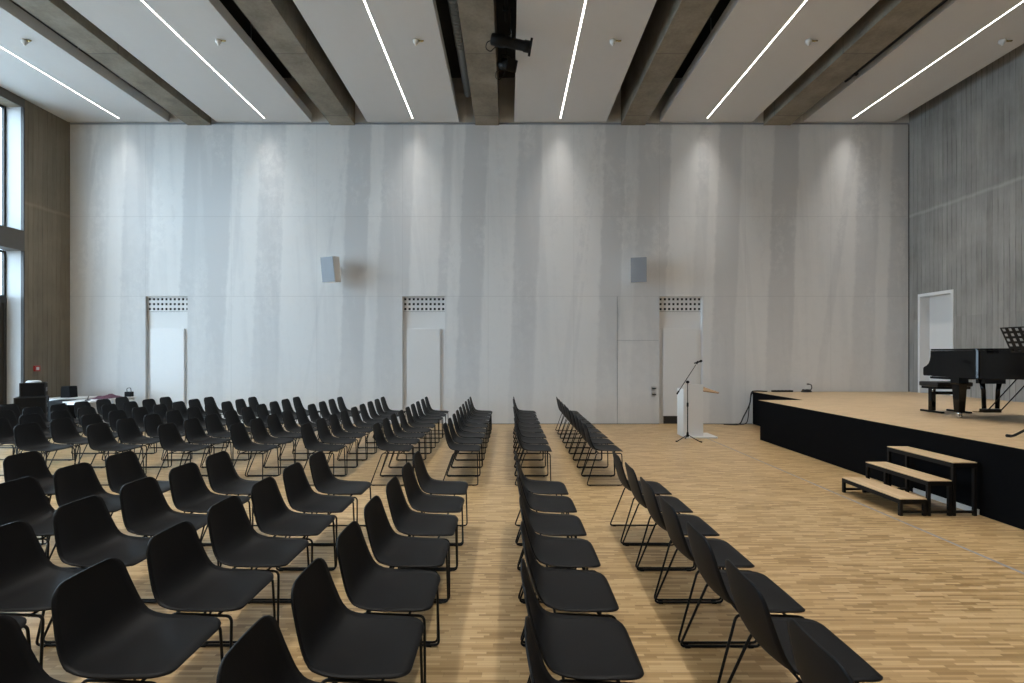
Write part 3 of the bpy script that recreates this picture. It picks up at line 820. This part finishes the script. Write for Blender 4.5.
# ------------------------------------------------------------------ left corner: tables, cases, bits
def table(loc, lx, ly, label):
    t = empty('table', loc, label, 'table', 'white tables in the left corner')
    MB().box(-lx/2, lx/2, -ly/2, ly/2, .70, .728, bev=.003).build('tabletop', M['leaf'], t)
    for sx in (-1, 1):
        for sy in (-1, 1):
            MB().tube([(sx*(lx/2-.04), sy*(ly/2-.05), 0), (sx*(lx/2-.04), sy*(ly/2-.05), .70)], .016, 8).build('leg', M['alu'], t)
    m = MB()
    for sy in (-1, 1): m.box(-lx/2+.06, lx/2-.06, sy*(ly/2-.05)-.01, sy*(ly/2-.05)+.01, .655, .699)
    m.build('apron', M['alu'], t)
table((-9.48, 11.42, 0), .60, 1.36, 'white table with maroon cloth and cables by the printed wall')
table((-10.52, 11.82, 0), .94, .74, 'white table carrying black box in the left corner')
def flight_case(loc, lx, ly, h, rz, label, drawers=0):
    t = empty('flight_case', loc, label, 'flight case', 'black equipment cases in the left corner', rz)
    MB().box(-lx/2+.008, lx/2-.008, -ly/2+.008, ly/2-.008, .008, h-.008).build('case_body', M['case'], t)
    m = MB(); e_ = .022
    for a in (0, 1):
        for b_ in (0, 1):
            xa = -lx/2 if a == 0 else lx/2-e_; ya = -ly/2 if b_ == 0 else ly/2-e_; za = 0 if b_ == 0 else h-e_
            m.box(xa, xa+e_, ya, ya+e_, 0, h)
            z2 = 0 if a == 0 else h-e_
            m.box(-lx/2+e_, lx/2-e_, ya, ya+e_, z2, z2+e_); m.box(xa, xa+e_, -ly/2+e_, ly/2-e_, za, za+e_)
    m.build('edge_profile', M['edge'], t)
    for sx in (-1, 1):
        m = MB(); m.box(sx*(lx/2-.004)-.008, sx*(lx/2-.004)+.008, -.07, .07, h*.5-.045, h*.5+.045, bev=.003); m.build('handle', M['alu'], t)
    return t
RZ = math.radians(38)
flight_case((-10.62, 10.92, 0), .52, .50, .44, RZ, 'lowest black case of the stack beside the left window')
flight_case((-10.62, 10.92, .442), .52, .50, .38, RZ, 'middle black case of the stack beside the left window')
flight_case((-10.60, 10.94, .824), .42, .36, .31, RZ, 'topmost black case of the stack beside the left window')
t = empty('cable_coil', (-10.60, 10.94, 1.135), 'pale coil of cable lying on the topmost black case', 'cable')
m = MB()
for q in range(3): m.tube([((.14-.015*q)*math.cos(a+q), (.11-.01*q)*math.sin(a+q), .010+.013*q) for a in [2*PI*i/16 for i in range(16)]], .009, 6, True)
m.build('coil', M['grey_paint'], t)
t = empty('equipment_box', (-10.0, 10.98, 0), 'tall black equipment box standing in front of the corner tables', 'box')
MB().box(-.17, .17, -.17, .17, .03, .74, bev=.012).build('box_body', M['case'], t)
for sx in (-1, 1):
    for sy in (-1, 1): MB().lathe([(.022, 0), (.026, .03)], 10, Matrix.Translation((sx*.13, sy*.13, 0))).build('foot', M['rubber'], t)
MB().box(-.06, .06, -.181, -.1695, .56, .62, bev=.003).build('handle', M['rubber'], t)
t = empty('monitor_box', (-10.60, 11.82, .728), 'small black box standing on the corner table', 'box')
MB().prism([(-.115, 0), (.115, 0), (.10, .27), (-.10, .27)], -.11, .11, 'y', bev=.012).build('box_body', M['case'], t)
MB().lathe([(.07, 0), (.07, .004)], 18, Matrix.Translation((0, -.1105, .12)) @ Matrix.Rotation(PI/2, 4, 'X')).build('round_front', M['rubber'], t)
# maroon cloth on the table
n_ = bmesh.new(); G = 14; g = []
for i in range(G+1):
    row = []
    for j in range(G+1):
        u, v_ = i/G*2-1, j/G*2-1
        zz = .010+.085*max(0, 1-(u*u+v_*v_*1.1))**.7*(.7+.5*math.sin(5*u+2*v_)*math.cos(4*v_-u))
        row.append(n_.verts.new((u*.23*(1+.08*math.sin(3*v_)), v_*.32*(1+.06*math.cos(4*u)), max(.004, zz))))
    g.append(row)
for i in range(G):
    for j in range(G): n_.faces.new((g[i][j], g[i+1][j], g[i+1][j+1], g[i][j+1])).smooth = True
bmesh.ops.recalc_face_normals(n_, faces=n_.faces)
ext = bmesh.ops.solidify(n_, geom=n_.faces[:], thickness=.003)
mm = MB(); mm.b.free(); mm.b = n_
o = mm.build('folded_cloth', M['maroon']); o.location = (-9.50, 11.60, .7285); tag(o, 'crumpled maroon cloth lying on the white table by the wall', 'cloth')
t = empty('desk_microphone', (-9.45, 11.0, .728), 'small black gooseneck device on near end of white table', 'microphone')
MB().lathe([(.05, 0), (.05, .015), (.02, .025)], 14).build('base', M['rubber'], t)
MB().tube([(0, 0, .02), (.01, 0, .08), (.03, 0, .10)], .007, 6).build('gooseneck', M['cable'], t)
t = empty('bottle_rack', (-9.32, 12.03, .728), 'black and clear clutter standing beside the maroon cloth', 'box')
MB().box(-.08, .08, -.05, .05, 0, .12, bev=.01).build('box_body', M['case'], t)
MB().tube(fillet([(-.05, 0, .12), (-.06, 0, .2), (.04, 0, .22), (.05, 0, .12)], .04), .008, 6).build('carry_handle', M['cable'], t)
# fire alarm call point on the left pier
t = empty('fire_call_point', (XL, 11.52, 1.43), 'red fire alarm call point on shaded concrete pier', 'fire alarm')
MB().box(-.002, .04, -.065, .065, -.065, .065, bev=.006).build('housing', M['red'], t)
MB().box(.0405, .043, -.035, .035, -.035, .035).build('press_plate', M['white_pl'], t)

# ------------------------------------------------------------------ daylight
wd = bpy.data.worlds.new('overcast_sky'); scene.world = wd; wd.use_nodes = True
nt = wd.node_tree; bg = nt.nodes['Background']
bg.inputs[0].default_value = (.65, .83, 1.0, 1); bg.inputs[1].default_value = 11.8
for (y0, y1) in bays:
    la = bpy.data.lights.new('window_portal', 'AREA'); la.shape = 'RECTANGLE'; la.size = 7.3; la.size_y = (y1-y0)
    la.cycles.is_portal = True
    lo = bpy.data.objects.new('window_portal', la); COL.objects.link(lo)
    lo.location = (LX-.02, (y0+y1)/2, 3.7); lo.rotation_euler = (0, -PI/2, 0)

# ------------------------------------------------------------------ camera
cam = bpy.data.cameras.new('camera'); co = bpy.data.objects.new('camera', cam); COL.objects.link(co)
cam.sensor_width = 36; cam.lens = F/1024*36
co.location = (0, 0, H); co.rotation_euler = (PI/2, 0, 0)
cam.shift_x = (512-VX)/1024; cam.shift_y = (VY-341.5)/1024
cam.clip_start = .05; cam.clip_end = 200
scene.camera = co
scene.view_settings.view_transform = 'Standard'; scene.view_settings.look = 'None'
scene.view_settings.gamma = 1; scene.view_settings.use_curve_mapping = False
scene.view_settings.exposure = 0.0
scene.cycles.use_denoising = True
scene.cycles.max_bounces = 10; scene.cycles.diffuse_bounces = 6; scene.cycles.transparent_max_bounces = 12
scene.cycles.sample_clamp_indirect = 6
